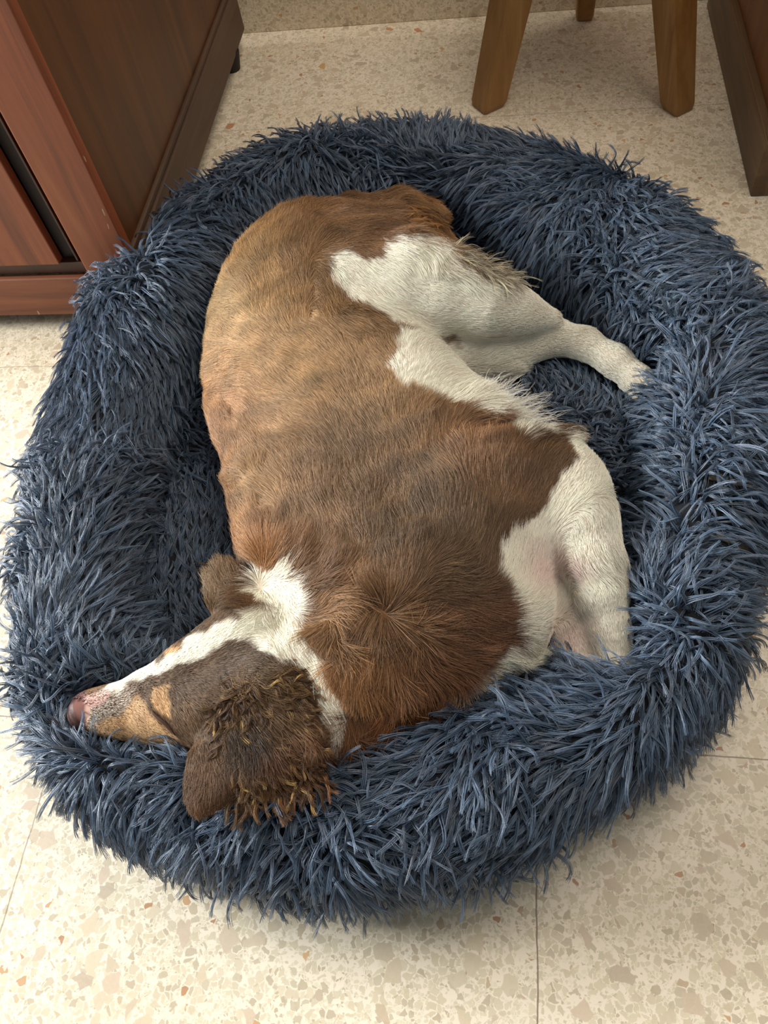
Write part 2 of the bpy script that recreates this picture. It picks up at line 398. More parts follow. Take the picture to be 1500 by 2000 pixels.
# head: skull, muzzle, bridge of the nose, cheek
ZH = 0.165
slab([(a, b, c) for a, b, c in [(262,1330,.158),(300,1312,.160),(322,1288,.162),(352,1264,.165),(402,1224,.165),(460,1186,.165),(520,1160,.165),(590,1210,.16),(640,1340,.16),
      (640,1450,.16),(560,1480,.155),(450,1465,.155),(400,1470,.155),(352,1462,.155),(318,1455,.155),(270,1442,.155)]], 0.060, 0.056, 0.012, shrink=0.003)
slab([(138,1378,.150),(165,1364,.151),(205,1352,.152),(245,1342,.155),(300,1320,.158),(370,1320,.16),(380,1400,.16),(330,1452,.155),(275,1452,.152),(215,1440,.150),(172,1430,.148),(145,1422,.148),(134,1396,.149)],
     0.032, 0.036, 0.014, shrink=0.002)
limb([(470, 1256, .192, .030), (370, 1306, .184, .020), (290, 1350, .176, .015), (190, 1382, .164, .014)], 0.018)
limb([(240, 1390, .158, .027), (178, 1388, .156, .020)], 0.012)
limb([(420, 1390, .180, .034), (520, 1330, .195, .036)], 0.03)
limb([(314, 1374, .188, .011), (322, 1396, .184, .012), (340, 1412, .183, .010)], 0.010)
# near ear: a soft flap folded over the rim
slab([(372,1462,.196),(389,1440,.200),(420,1400,.206),(470,1350,.214),(540,1320,.218),(600,1345,.212),(622,1400,.206),(632,1450,.200),(600,1480,.202),(545,1500,.202),
      (500,1512,.204),(470,1545,.204),(446,1566,.204),(412,1586,.202),(379,1602,.200),(360,1569,.202),(357,1532,.203),(364,1490,.200)], 0.020, 0.011, 0.008, shrink=0.002, nb=1)
# far ear
slab([(384,1117,.170),(397,1110,.175),(437,1096,.180),(470,1105,.184),(505,1130,.186),(520,1165,.186),(480,1200,.180),(430,1205,.174),(411,1207,.168),(403,1182,.165),(400,1140,.166)],
     0.018, 0.010, 0.008, shrink=0.001, nb=1)
for ax in (0, 1, 2):                               # a light polish
    FLD = (np.roll(FLD, 1, ax) + 2 * FLD + np.roll(FLD, -1, ax)) / 4
floor_cut = (0.060 - gz)[None, None, :].astype(np.float32)
FLD = -smin(-FLD, -floor_cut, 0.01)
FLD[[0, -1]] = 0.1; FLD[:, [0, -1]] = 0.1; FLD[:, :, [0, -1]] = 0.1

def surface_nets(F):
    s = F < 0
    nx, ny, nz = F.shape
    cs = sum(s[i:nx - 1 + i, j:ny - 1 + j, k:nz - 1 + k].astype(np.int8) for i in (0, 1) for j in (0, 1) for k in (0, 1))
    act = (cs > 0) & (cs < 8)
    ids = -np.ones(act.shape, np.int64); I, J, K = np.nonzero(act); ids[I, J, K] = np.arange(len(I))
    acc = np.zeros((len(I), 3)); cnt = np.zeros(len(I))
    C = [(i, j, k) for i in (0, 1) for j in (0, 1) for k in (0, 1)]
    for a in C:
        for ax in range(3):
            if a[ax]: continue
            b = list(a); b[ax] = 1
            fa = F[I + a[0], J + a[1], K + a[2]]; fb = F[I + b[0], J + b[1], K + b[2]]
            x = (fa < 0) != (fb < 0); t = np.where(x, fa / np.where(x, fa - fb, 1), 0)
            p = np.tile(np.array(a, float), (len(I), 1)); p[:, ax] += t
            acc[x] += p[x]; cnt[x] += 1
    V = (np.stack([I, J, K], 1) + acc / cnt[:, None]) * GS + lo
    faces = []
    for ax in range(3):
        sl0 = [slice(1, n - 1) for n in F.shape]; sl1 = list(sl0); sl0[ax] = slice(0, F.shape[ax] - 1); sl1[ax] = slice(1, F.shape[ax])
        a, b = s[tuple(sl0)], s[tuple(sl1)]
        ii = np.stack(np.nonzero(a != b), 1); sgn = a[a != b]
        off = np.array([1, 1, 1]); off[ax] = 0; ii = ii + off
        u, v = [q for q in range(3) if q != ax]
        def g(du, dv):
            q = ii.copy(); q[:, u] -= du; q[:, v] -= dv
            return ids[q[:, 0], q[:, 1], q[:, 2]]
        f = np.stack([g(1, 1), g(0, 1), g(0, 0), g(1, 0)], 1)
        flip = sgn if ax != 1 else ~sgn
        f = np.where(flip[:, None], f, f[:, ::-1]); faces.append(f)
    return V, np.vstack(faces)
DV, DF = surface_nets(FLD)
used = np.zeros(len(DV), bool); used[DF.ravel()] = True
remap = np.cumsum(used) - 1; DV = DV[used]; DF = remap[DF]
def laplace(V, Fq, n, lam=0.5):
    e = np.vstack([Fq[:, [0, 1]], Fq[:, [1, 2]], Fq[:, [2, 3]], Fq[:, [3, 0]]]); e = np.vstack([e, e[:, ::-1]])
    for _ in range(n):
        deg = np.bincount(e[:, 0], minlength=len(V)).astype(float)
        S = np.stack([np.bincount(e[:, 0], V[e[:, 1], i], len(V)) for i in range(3)], 1) / deg[:, None]
        V = V + (S - V) * lam
    return V
DV = laplace(DV, DF, 4)
def vnormals(V, Fq):
    fn = np.cross(V[Fq[:, 2]] - V[Fq[:, 0]], V[Fq[:, 3]] - V[Fq[:, 1]])
    Nn = np.zeros_like(V)
    for i in range(4): np.add.at(Nn, Fq[:, i], fn)
    return nrm(Nn)
if (tri_normals(DV, DF)[:, 2] * (DV[DF].mean(1)[:, 2] - 0.12)).sum() < 0: DF = DF[:, ::-1]
def fld(P):                                       # trilinear look-up of the body field
    q = (P - lo) / GS; n = np.array(FLD.shape)
    okk = np.all((q > 0) & (q < n - 1.001), -1); q = np.clip(q, 0, n - 1.001); i = q.astype(int); f = q - i
    out = 0
    for a in (0, 1):
        for b in (0, 1):
            for c in (0, 1):
                wgt = (f[..., 0] if a else 1 - f[..., 0]) * (f[..., 1] if b else 1 - f[..., 1]) * (f[..., 2] if c else 1 - f[..., 2])
                out = out + wgt * FLD[i[..., 0] + a, i[..., 1] + b, i[..., 2] + c]
    return np.where(okk, out, 0.1)
inside = FLD < 0.003
under = np.where(inside.any(2), gz[inside.argmax(2)], 9.0)
near_ = (FLD < 0).any(2); _in = near_.copy()
for _ in range(6):
    near_ = near_ | np.roll(near_, 1, 0) | np.roll(near_, -1, 0) | np.roll(near_, 1, 1) | np.roll(near_, -1, 1)
near_ &= ~_in
for _ in range(3):
    under = np.min([np.roll(under, k, a) for a in (0, 1) for k in (-1, 0, 1)], 0)
def dent(V):                                      # the plush gives way under the weight
    V = V.copy(); i = ((V[:, :2] - lo[:2]) / GS).astype(int)
    ok = np.all((i >= 0) & (i < np.array(under.shape)), 1); ii = np.clip(i, 0, np.array(under.shape) - 1)
    u = np.where(ok, under[ii[:, 0], ii[:, 1]], 9.0)
    V[:, 2] = np.where(u < 1, np.maximum(np.minimum(V[:, 2], u - 0.005), 0.006), V[:, 2])
    return V
_m = (FLD < 0).any(2); 
for _ in range(2): _m = _m & np.roll(_m, 1, 0) & np.roll(_m, -1, 0) & np.roll(_m, 1, 1) & np.roll(_m, -1, 1)
def over_dog(P):                                  # well above the sleeping dog, away from its edge
    i = ((P[:, :2] - lo[:2]) / GS).astype(int); ok = np.all((i >= 0) & (i < np.array(_m.shape)), 1); i = np.clip(i, 0, np.array(_m.shape) - 1)
    return ok & _m[i[:, 0], i[:, 1]] & (proj(P)[:, 1] > 980)
def clear_of_dog(G):
    cab_ = (G[:, -1, 0] < -0.600) & (G[:, -1, 1] > 0.995)
    ov = (over_dog(G[:, -1]) | over_dog(G[:, 4])) & (rng.random(len(G)) < 0.93)
    G_ok = ~ov & ~cab_
    return G_ok & clear0(G)
def clear0(G):
    return (fld(G[:, 1]) > 0.001) & (fld(G[:, 3]) > 0.000) & (fld(G[:, 5]) > 0.000) & (fld(G[:, -1]) > -0.002)
iu, iv = np.meshgrid(np.arange(NU), np.arange(NV), indexing='ij')
RV_ = rim_point(iu.ravel(), iv.ravel() / NV * 2 * math.pi)
RV_ = dent(RV_)
_c = (RV_[:, 0] < -0.568) & (RV_[:, 1] > 0.960); _x = (-0.568 - RV_[:, 0]) < (RV_[:, 1] - 0.960)      # soft wall gives way at the cabinet corner
RV_[_c & _x, 0] = -0.568; RV_[_c & ~_x, 1] = 0.960
idx = np.arange(NU * NV).reshape(NU, NV)
Fq = np.stack([idx, np.roll(idx, -1, 1), np.roll(np.roll(idx, -1, 1), -1, 0), np.roll(idx, -1, 0)], -1).reshape(-1, 4)
if np.mean(tri_normals(RV_, Fq)[:, 2] * (RV_[Fq].mean(1)[:, 2] - ZC)) < 0: Fq = Fq[:, ::-1]
def fibre_mat(name, tint=1.0, rough=0.55, sheen=0.0, spec=0.5):
    mt, nt, b = new_mat(name)
    a = N(nt, 'ShaderNodeAttribute', attribute_name='col')
    L(nt, a.outputs['Color'], b.inputs['Base Color'])
    b.inputs['Roughness'].default_value = rough; b.inputs['Specular IOR Level'].default_value = spec
    b.inputs['Sheen Weight'].default_value = sheen
    return mt
M_plush_base = plain('plush_backing', (22, 24, 28), 0.95, 300)
M_plush = fibre_mat('plush_fibre', rough=0.36, spec=0.8)
bed = empty('dog_bed', (cen[0], cen[1], 0))
tag(bed, 'round slate blue shaggy plush donut dog bed on the terrazzo floor', 'dog bed')
rim = mesh_np('rim', RV_, Fq, M_plush_base, bed)
# cushion: a soft disc inside the rim
inner = crv - outn * (RH * 0.55)
ccen = inner.mean(0)
CV, CF = [], []
NR = 26
for k in range(NR + 1):
    t = k / NR
    ring = ccen + (inner - ccen) * t
    zz = 0.012 + 0.052 * (1 - 0.12 * t ** 4) + 0.0 * t
    ring = ring.copy(); ring[:, 2] = zz; ring += lump(ring * 1.3) * np.array([0, 0, 0.006])
    CV.append(ring)
CV = np.vstack(CV); CV = dent(CV)
CF = []
for k in range(NR):
    a = k * NU + np.arange(NU); b_ = k * NU + (np.arange(NU) + 1) % NU
    CF += np.stack([a, a + NU, b_ + NU, b_], 1).tolist()
CF = np.array(CF)
nb = len(CV); low = CV[NR * NU:].copy(); low[:, 2] = 0.008
CV2 = np.vstack([CV, low]); a = np.arange(NU); b_ = (a + 1) % NU
CF2 = np.vstack([CF, np.stack([NR * NU + a, nb + a, nb + b_, NR * NU + b_], 1)])
if tri_normals(CV2, CF2)[:, 2].sum() < 0: CF2 = CF2[:, ::-1]
cush = mesh_np('cushion', CV2, CF2, M_plush_base, bed)

def scatter(V, Fq, n, keep=None):
    T = np.vstack([Fq[:, [0, 1, 2]], Fq[:, [0, 2, 3]]])
    A = np.cross(V[T[:, 1]] - V[T[:, 0]], V[T[:, 2]] - V[T[:, 0]]); ar = np.linalg.norm(A, axis=1)
    wgt = ar * (keep(V[T].mean(1), A / (ar[:, None] + 1e-12)) if keep else 1)
    t = rng.choice(len(T), n, p=wgt / wgt.sum())
    u, v = rng.random(n), rng.random(n); f = u + v > 1; u[f], v[f] = 1 - u[f], 1 - v[f]
    P = V[T[t, 0]] * (1 - u - v)[:, None] + V[T[t, 1]] * u[:, None] + V[T[t, 2]] * v[:, None]
    return P, nrm(A[t])
def strands(name, pts, rad, col, mat, parent):    # pts (n, k, 3), rad (n, k), col (n, 3)
    n, k, _ = pts.shape
    hc = bpy.data.hair_curves.new(name); hc.add_curves([k] * n)
    hc.points.foreach_set('position', np.ascontiguousarray(pts, dtype=np.float32).ravel())
    if 'radius' not in hc.attributes: hc.attributes.new('radius', 'FLOAT', 'POINT')
    hc.attributes['radius'].data.foreach_set('value', np.ascontiguousarray(rad, dtype=np.float32).ravel())
    at_ = hc.attributes.new('col', 'FLOAT_COLOR', 'CURVE')
    at_.data.foreach_set('color', np.c_[col, np.ones(n)].astype(np.float32).ravel())
    hc.materials.append(mat)
    o = bpy.data.objects.new(name, hc); COL.objects.link(o)
    if parent is not None:
        o.parent = parent
        if parent.type != 'EMPTY': pass
        mi = Matrix.Identity(4)
        p = parent
        if p.type == 'EMPTY': mi = Matrix.Translation(p.location).inverted()
        elif p.parent is not None and p.parent.type == 'EMPTY': mi = Matrix.Identity(4)
        o.matrix_parent_inverse = mi
    return o
flowA, flowB, curlN = Waves(11.0, 8, 3, 21), Waves(34.0, 8, 3, 22), Waves(120.0, 8, 3, 23)
def plush(name, P, Nn, Lm, lift, slope, nh, parent, hair_r=0.00041, spread=0.0030, keepf=None, K=7):
    n = len(P)
    g = np.array([0, 0, -1.0]) - Nn * (-Nn[:, 2:3])            # downhill along the surface
    fl = flowA(P) * 0.75 + flowB(P) * 0.55; fl -= Nn * np.sum(fl * Nn, 1, keepdims=True)
    jit = rng.normal(size=(n, 3)) * 0.26
    d0 = nrm(Nn * lift + g * slope * 0.6 + fl * 0.55 + jit)
    d1 = nrm(g * slope * 1.5 + fl * 0.85 + Nn * 0.05 + np.array([0, 0, -0.40]) + jit * 0.8 + rng.normal(size=(n, 3)) * 0.22)
    Ln = Lm * rng.uniform(0.55, 1.2, n)
    s = np.linspace(0, 1, K)
    side = nrm(np.cross(d0, Nn) + 1e-6)
    curl = rng.normal(size=(n, 1, 1)) * 0.35
    G = np.zeros((n, K, 3))
    G[:, 0] = P - Nn * 0.002
    for i in range(1, K):
        t = s[i] - 0.5 / (K - 1)
        dr = nrm(d0 * (1 - t) ** 1.2 + d1 * t ** 0.9 + side * np.sin(t * 3.5)[None].repeat(n, 0).reshape(n, 1) * curl[:, 0])
        G[:, i] = G[:, i - 1] + dr * (Ln / (K - 1))[:, None]
    if keepf is not None:
        ok = keepf(G); G[~ok] = G[~ok][:, :1] + (G[~ok] - G[~ok][:, :1]) * 0.42      # short tufts where something lies on the pile
        ok |= clear0(G) & (rng.random(n) < 0.85); G, P, Nn, side = G[ok], P[ok], Nn[ok], side[ok]; n = len(P)
    # every lock: nh fibres gathered towards one tip
    pts = np.repeat(G, nh, 0)
    ang = rng.uniform(0, 6.28, n * nh); rr = np.sqrt(rng.random(n * nh)) * spread
    sd = np.repeat(side, nh, 0); bn = np.cross(np.repeat(nrm(G[:, 3] - G[:, 0]), nh, 0), sd)
    off = sd * (np.cos(ang) * rr)[:, None] + bn * (np.sin(ang) * rr)[:, None]
    prof = (1.0 - 0.80 * s ** 1.3)
    pts = pts + off[:, None, :] * prof[None, :, None] + (rng.normal(size=(n * nh, 1, 3)) * 0.0012) * (s ** 2)[None, :, None]
    pts[..., 2] = np.maximum(pts[..., 2], 0.002)
    rad = hair_r * (1 - 0.60 * s ** 2)[None, :] * rng.uniform(0.75, 1.25, (n * nh, 1))
    base = lin((80, 97, 116))
    lock = np.repeat(rng.uniform(0.55, 1.35, (n, 1)), nh, 0); fib = rng.uniform(0.85, 1.2, (n * nh, 1))
    gry = np.repeat(rng.random((n, 1)) < 0.25, nh, 0)
    col = base * lock * fib; col = np.where(gry, col * np.array([1.10, 0.97, 0.92]), col)
    return strands(name, pts, rad, np.clip(col, 0, 1), M_plush, parent)
def inframe(C, margin=90):
    q = proj(C); return ((q[:, 0] > -margin) & (q[:, 0] < 1500 + margin * 1.6) & (q[:, 1] > -margin) & (q[:, 1] < 2000 + margin))
SEAM = [np.array([at(a, b, .19) for a, b in l]) for l in ([(1275, 972), (1370, 990), (1500, 1015)], [(1385, 930), (1440, 942), (1530, 962)], [(1365, 1030), (1430, 1055), (1520, 1110)], [(1420, 1075), (1510, 1140)])]
def seam_dist(C):
    d = np.full(len(C), 9.0)
    for l in SEAM:
        for a, b in zip(l, l[1:]):
            e = b - a; t = np.clip((C - a) @ e / (e @ e), 0, 1); d = np.minimum(d, np.linalg.norm((C - a - t[:, None] * e)[:, :2], axis=1))
    return d
from mathutils.bvhtree import BVHTree
bvh_rim = BVHTree.FromPolygons([tuple(v) for v in RV_], [tuple(f) for f in Fq.tolist()])
M_zip = plain('zip_tape', (96, 86, 72), 0.7, 500)
for l in (SEAM[1], SEAM[2]):
    Pz = []
    for a, b in zip(l, l[1:]):
        for t in np.linspace(0, 1, 8, endpoint=False):
            q = a + (b - a) * t; d = Vector(nrm(q - np.array([0, 0, H])))
            h = bvh_rim.ray_cast(Vector((0, 0, H)), d)
            if h[0] is not None: Pz.append((np.array(h[0]), np.array(h[1])))
    if len(Pz) > 3:
        Pc = np.array([p for p, _ in Pz]); Pn = np.array([n_ if n_[2] > 0 else -n_ for _, n_ in Pz]); T_ = nrm(np.gradient(Pc, axis=0)); S_ = nrm(np.cross(T_, Pn))
        prof_ = [(-0.0065, 0.003), (-0.0012, 0.0045), (0.0, 0.0062), (0.0012, 0.0045), (0.0065, 0.003), (0.0065, 0.001), (-0.0065, 0.001)]
        V_ = np.concatenate([[c + sdv * u + nn * w_ for u, w_ in prof_] for c, nn, sdv in zip(Pc, Pn, S_)])
        m_ = len(prof_); F_ = [(i * m_ + k, i * m_ + (k + 1) % m_, (i + 1) * m_ + (k + 1) % m_, (i + 1) * m_ + k) for i in range(len(Pc) - 1) for k in range(m_)]
        tag(mesh_np('zipper', V_, F_, M_zip, rim, False), 'brown zip tape showing between the plush')
P, Nn = scatter(RV_, Fq, 37000, lambda C, A: ((A[:, 2] > -0.75) & (C[:, 2] > 0.02) & inframe(C)) * np.where(seam_dist(C) < 0.010, 0.12, 1.0))
plush('plush_pile', P, Nn, 0.052, 0.48, 0.9, 9, rim, keepf=clear_of_dog)
def by_dog(C, A):                                  # tufts standing up round the sleeping body
    i = ((C[:, :2] - lo[:2]) / GS).astype(int); ok = np.all((i >= 0) & (i < np.array(near_.shape)), 1); i = np.clip(i, 0, np.array(near_.shape) - 1)
    return (ok & near_[i[:, 0], i[:, 1]] & (A[:, 2] > -0.1) & (C[:, 2] > 0.02)) * 1.0
P, Nn = scatter(RV_, Fq, 4200, by_dog); Nn = nrm(Nn * 0.6 + np.array([0, 0, 0.6]))
plush('plush_pile', P, Nn, 0.052, 1.3, 0.1, 7, rim, keepf=lambda G: clear0(G) & (rng.random(len(G)) < np.where(over_dog(G[:, -1]), 0.15, 1.0)))
P, Nn = scatter(CV2, CF2, 13000, lambda C, A: (A[:, 2] > 0.3) * 1.0)
plush('plush_pile', P, Nn, 0.036, 0.75, 0.4, 7, cush, keepf=clear_of_dog)
# ---- coat: what colour the hair is at each place of the body
def in_poly(Q, poly):
    poly = np.array(poly, float); ins = np.zeros(len(Q), bool); d = np.full(len(Q), 1e9)
    for a, b in zip(poly, np.roll(poly, -1, 0)):
        e = b - a; p = Q - a; t = np.clip(p @ e / (e @ e), 0, 1); d = np.minimum(d, np.linalg.norm(p - t[:, None] * e, axis=1))
        ins ^= ((a[1] > Q[:, 1]) != (b[1] > Q[:, 1])) & (Q[:, 0] < (b[0] - a[0]) * (Q[:, 1] - a[1]) / (b[1] - a[1] + 1e-9) + a[0])
    return np.where(ins, d, -d)
COAT = [(450,600,(205,158,105)),(420,680,(200,150,102)),(600,700,(188,140,92)),(420,800,(178,122,76)),(500,950,(184,136,88)),(430,950,(170,110,62)),(700,900,(142,104,72)),(850,1000,(112,82,56)),
        (1050,900,(110,76,48)),(600,480,(150,104,60)),(520,520,(176,128,76)),(750,450,(120,76,42)),(650,440,(132,86,48)),(820,420,(176,124,74)),(950,1230,(134,84,54)),(720,1200,(142,98,62)),(700,1290,(172,112,58)),
        (800,1370,(158,92,42)),(700,1450,(138,86,50)),(480,1080,(176,116,64)),(660,1220,(158,110,66)),(900,1100,(104,74,48)),(950,850,(160,108,68)),(700,600,(150,106,62)),(780,640,(160,116,74)),
        (600,1150,(124,84,52)),(860,1400,(120,66,30)),(760,740,(176,130,86)),(600,1000,(152,110,74)),(760,1060,(112,82,56))]
HEADC = [(420,1330,(96,68,46)),(480,1300,(112,84,64)),(350,1340,(104,74,50)),(400,1430,(106,74,48)),(440,1215,(122,90,66)),(500,1340,(104,74,44)),(560,1340,(124,88,52)),(470,1400,(70,46,22)),(480,1430,(48,32,18)),(390,1540,(122,82,50)),(380,1590,(128,86,54)),  # darkest entries paint the shade inside the near ear
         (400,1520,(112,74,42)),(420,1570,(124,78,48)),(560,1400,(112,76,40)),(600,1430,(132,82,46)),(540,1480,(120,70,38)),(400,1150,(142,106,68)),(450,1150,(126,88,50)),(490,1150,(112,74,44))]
HEADP = [(140,1360),(262,1310),(322,1270),(380,1200),(370,1110),(440,1090),(500,1110),(505,1180),(590,1280),(640,1420),(640,1500),(480,1560),(370,1620),(350,1560),(350,1480),(140,1430)]
WHITE = [[(940,548),(965,535),(1000,545),(1060,556),(1100,590),(1040,612),(985,585)],
         [(634,494),(665,482),(700,494),(735,498),(752,468),(800,464),(872,482),(930,538),(985,574),(1050,580),(1090,590),(1100,622),(1085,645),(960,655),(880,655),(800,645),(740,612),(700,590),(660,545)],
         [(870,640),(1085,632),(1100,600),(1400,640),(1400,850),(1060,740),(930,740)],
         [(775,645),(815,640),(880,665),(960,735),(1040,800),(1075,850),(1050,860),(1000,850),(940,808),(850,778),(790,762),(762,735),(785,690)],
         [(1085,862),(1108,872),(1120,905),(1080,952),(1050,1002),(1010,1052),(963,1102),(966,1158),(985,1210),(1005,1252),(953,1274),(905,1300),(890,1340),(882,1400),(1000,1420),(1260,1330),(1280,1000),(1220,800),(1130,820),(1085,840)],
         [(496,1121),(555,1119),(575,1155),(580,1207),(612,1252),(643,1295),(664,1352),(657,1420),(650,1470),(634,1475),(623,1444),(614,1405),(597,1360),(590,1295),(567,1276),(533,1273),(503,1267),(467,1250),(408,1273),(374,1293),(340,1302),
          (320,1314),(280,1336),(240,1346),(206,1358),(196,1350),(220,1322),(300,1306),(322,1290),(348,1264),(363,1243),(397,1241),(431,1227),(476,1207),(521,1182),(503,1160)]]
TAN = [[(215,1392),(250,1366),(268,1358),(280,1378),(292,1395),(312,1412),(345,1444),(362,1465),(330,1480),(280,1455),(200,1440),(176,1425),(190,1408)],
       [(292,1370),(300,1346),(326,1338),(329,1370),(331,1402),(316,1394),(294,1380)], [(322,1300),(314,1276),(345,1256),(346,1268),(330,1290)]]
GREY = [(175,1378),(230,1350),(262,1352),(240,1372),(205,1400),(180,1420),(168,1410)]
PINK = [(150,1365),(172,1356),(205,1346),(212,1356),(190,1380),(178,1400),(176,1420),(150,1420)]
wj1, wj2 = Waves(60.0, 8, 2, 31), Waves(260.0, 8, 2, 32)
tone = Waves(26.0, 8, 1, 33)
def soft(d, w): return np.clip(0.5 + d / (2 * w), 0, 1)[:, None]
def coat(P, sharp=1.0):
    Q = proj(P) + (wj1(P) * 4.0 + wj2(P) * 3.0) * sharp
    n = len(P)
    body = idw(np.array([c[:2] for c in COAT], float), [np.array(lin(c[2]))[None, :] for c in COAT], Q[:, 0:1], Q[:, 1:2], 3.0, 900.0)
    hd = idw(np.array([c[:2] for c in HEADC], float), [np.array(lin(c[2]))[None, :] for c in HEADC], Q[:, 0:1], Q[:, 1:2], 3.0, 300.0)
    h = soft(in_poly(Q, HEADP), 8); c = body * (1 - h) + hd * h
    g_ = c.mean(1, keepdims=True); c = (g_ + (c - g_) * 0.82) * np.array([0.93, 1.0, 0.91])
    c = c * (1 + 0.07 * tone(P))
    for i, p in enumerate(TAN):
        f = soft(in_poly(Q, p), 5 if i == 0 else 3); c = c * (1 - f) + lin((206, 166, 120)) * f
    pk = sum(np.exp(-((Q[:, 0:1] - a) ** 2 + (Q[:, 1:2] - b) ** 2) / r ** 2) for a, b, r in ((1050, 1130, 40), (1120, 1235, 45), (1112, 1110, 30), (640, 1440, 28))).clip(0, 1)
    WC = lin((243, 235, 216)) * (1 - pk) + lin((234, 212, 198)) * pk
    wht = np.zeros((n, 1))
    for i, p in enumerate(WHITE):
        f = soft(in_poly(Q, p), 4); wht = np.maximum(wht, f)
    c = c * (1 - wht) + WC * wht
    f = soft(in_poly(Q, GREY), 8) * (rng.random((n, 1)) < 0.6); c = c * (1 - f) + lin((205, 190, 172)) * f
    f = soft(in_poly(Q, PINK), 4); c = c * (1 - f) + lin((200, 164, 150)) * f
    f = soft(in_poly(Q, [(110, 1340), (166, 1350), (174, 1422), (110, 1440)]), 3); c = c * (1 - f) + lin((118, 82, 74)) * f
    return c, wht[:, 0], h[:, 0], Q
def coat_mat():
    mt, nt, b = new_mat('dog_skin')
    a = N(nt, 'ShaderNodeAttribute', attribute_name='col')
    L(nt, mix(nt, 1.0, a.outputs['Color'], (0.86, 0.80, 0.76), 'MULTIPLY'), b.inputs['Base Color'])
    b.inputs['Roughness'].default_value = 0.85; b.inputs['Specular IOR Level'].default_value = 0.15
    return mt
M_skin = coat_mat(); M_fur = fibre_mat('dog_hair', rough=0.50, spec=0.35)
body = mesh_np('dog', DV, DF, M_skin)
tag(body, 'brown and white long haired dog asleep on its side in the blue plush bed', 'dog')
cc, _, _, _ = coat(DV, 0.5)
ca = body.data.attributes.new('col', 'FLOAT_COLOR', 'POINT'); ca.data.foreach_set('color', np.c_[np.clip(cc, 0, 1), np.ones(len(cc))].astype(np.float32).ravel())

# ---- lie of the hair: (px, py, dx, dy, length mm, lift)
LIE = [(600,700,-.8,-.5,16,.22),(430,620,-.9,-.35,18,.3),(420,720,-1,-.1,18,.3),(750,700,-.6,-.75,16,.2),(700,850,-.6,-.75,20,.22),(850,900,-.3,-.95,26,.25),(1000,880,.1,-1,30,.3),(800,1000,-.12,-1,28,.25),
       (950,1050,.1,-1,26,.25),(650,1000,-.35,-.9,26,.28),(500,1000,-.7,-.5,28,.35),(430,900,-.3,-.9,22,.2),(450,1000,.25,-1,30,.2),(520,1080,.4,-.8,34,.35),(560,780,-.85,-.45,17,.2),(480,500,-.3,-.9,26,.35),(560,440,.3,-.9,28,.35),(700,430,1,-.1,24,.25),
       (820,430,.8,.5,34,.4),(780,400,.9,.1,40,.4),(850,470,.6,.9,34,.4),(920,520,.9,.3,30,.5),(650,560,.5,.75,26,.25),(720,600,.9,.5,26,.25),(560,560,-.2,-.8,22,.25),(700,530,.7,.4,14,.2),(850,560,.95,.3,8,.2),(1000,610,1,.15,6,.2),(880,500,.8,.5,22,.35),(830,720,.5,-.8,18,.22),(950,770,.9,-.35,40,.4),(1040,820,.9,-.5,44,.45),(1000,790,.9,-.3,44,.4),
       (900,700,.9,-.2,14,.25),(1050,690,1,-.1,6,.2),(1200,710,.8,.6,6,.2),(1020,1100,.0,-1,22,.3),(1060,1180,.5,-.8,22,.35),(1050,1000,.4,-.9,14,.25),(1110,920,.5,-.85,9,.25),(1150,1050,.25,1,9,.25),(1195,1080,.7,.6,22,.3),(1190,1200,.2,1,8,.22),(1110,1250,.1,1,7,.2),
       (960,1230,1,.0,28,.3),(1000,1290,.8,.6,28,.35),(850,1330,.5,.85,34,.35),(750,1300,.15,1,34,.35),(870,1200,.7,.1,28,.3),(720,1440,.25,1,36,.35),(660,1470,.1,1,34,.35),(700,1220,-.2,.9,30,.4),(800,1380,.4,.9,38,.4),
       (600,1160,.5,-.5,30,.4),(540,1110,.7,-.5,30,.35),(480,1110,-.2,-.9,30,.4),(760,1140,.1,-1,26,.3),
       (540,1160,.4,.9,18,.3),(560,1230,.3,.9,18,.3),(630,1330,.35,.95,26,.35),(640,1430,.15,1,26,.35),(430,1250,.85,-.45,10,.25),(350,1285,.85,-.5,6,.2),(250,1330,.95,-.3,3.5,.2),(180,1390,1,.1,2.5,.2),(260,1410,.6,.7,5,.2),(330,1380,.4,.9,6,.25),
       (400,1330,.9,.25,9,.22),(390,1430,.3,.95,9,.22),(480,1290,.9,.2,12,.25),(550,1320,.9,.2,24,.45),(440,1210,.8,-.5,10,.25),(400,1540,-.1,1,12,.2),(430,1520,.2,1,16,.25),(460,1440,.1,.9,24,.5),(520,1400,.6,.8,34,.45),(580,1380,.5,.8,34,.5),(600,1450,.8,.6,34,.4),(520,1490,.6,.7,30,.4),
       (400,1140,-.4,-.8,14,.3),(450,1120,-.2,-1,26,.35),(480,1160,-.8,.2,26,.4)]
LP = np.array([l[:2] for l in LIE], float)
def lie(P, Nn, Q):
    D = []
    for l in LIE:
        a = at(l[0], l[1], .17); b_ = at(l[0] + l[2] * 20, l[1] + l[3] * 20, .17); D.append(nrm(b_ - a))
    vals = [np.concatenate([D[i], [LIE[i][4] / 1000, LIE[i][5]]])[None, :] for i in range(len(LIE))]
    r = idw(LP, vals, Q[:, 0:1], Q[:, 1:2], 4.0, 400.0)
    d = nrm(r[:, :3]); d = d - Nn * np.sum(d * Nn, 1, keepdims=True)
    return nrm(d), r[:, 3], r[:, 4]
fw1, fw2, fw3 = Waves(45.0, 8, 3, 41), Waves(170.0, 8, 3, 42), Waves(520.0, 8, 3, 43)
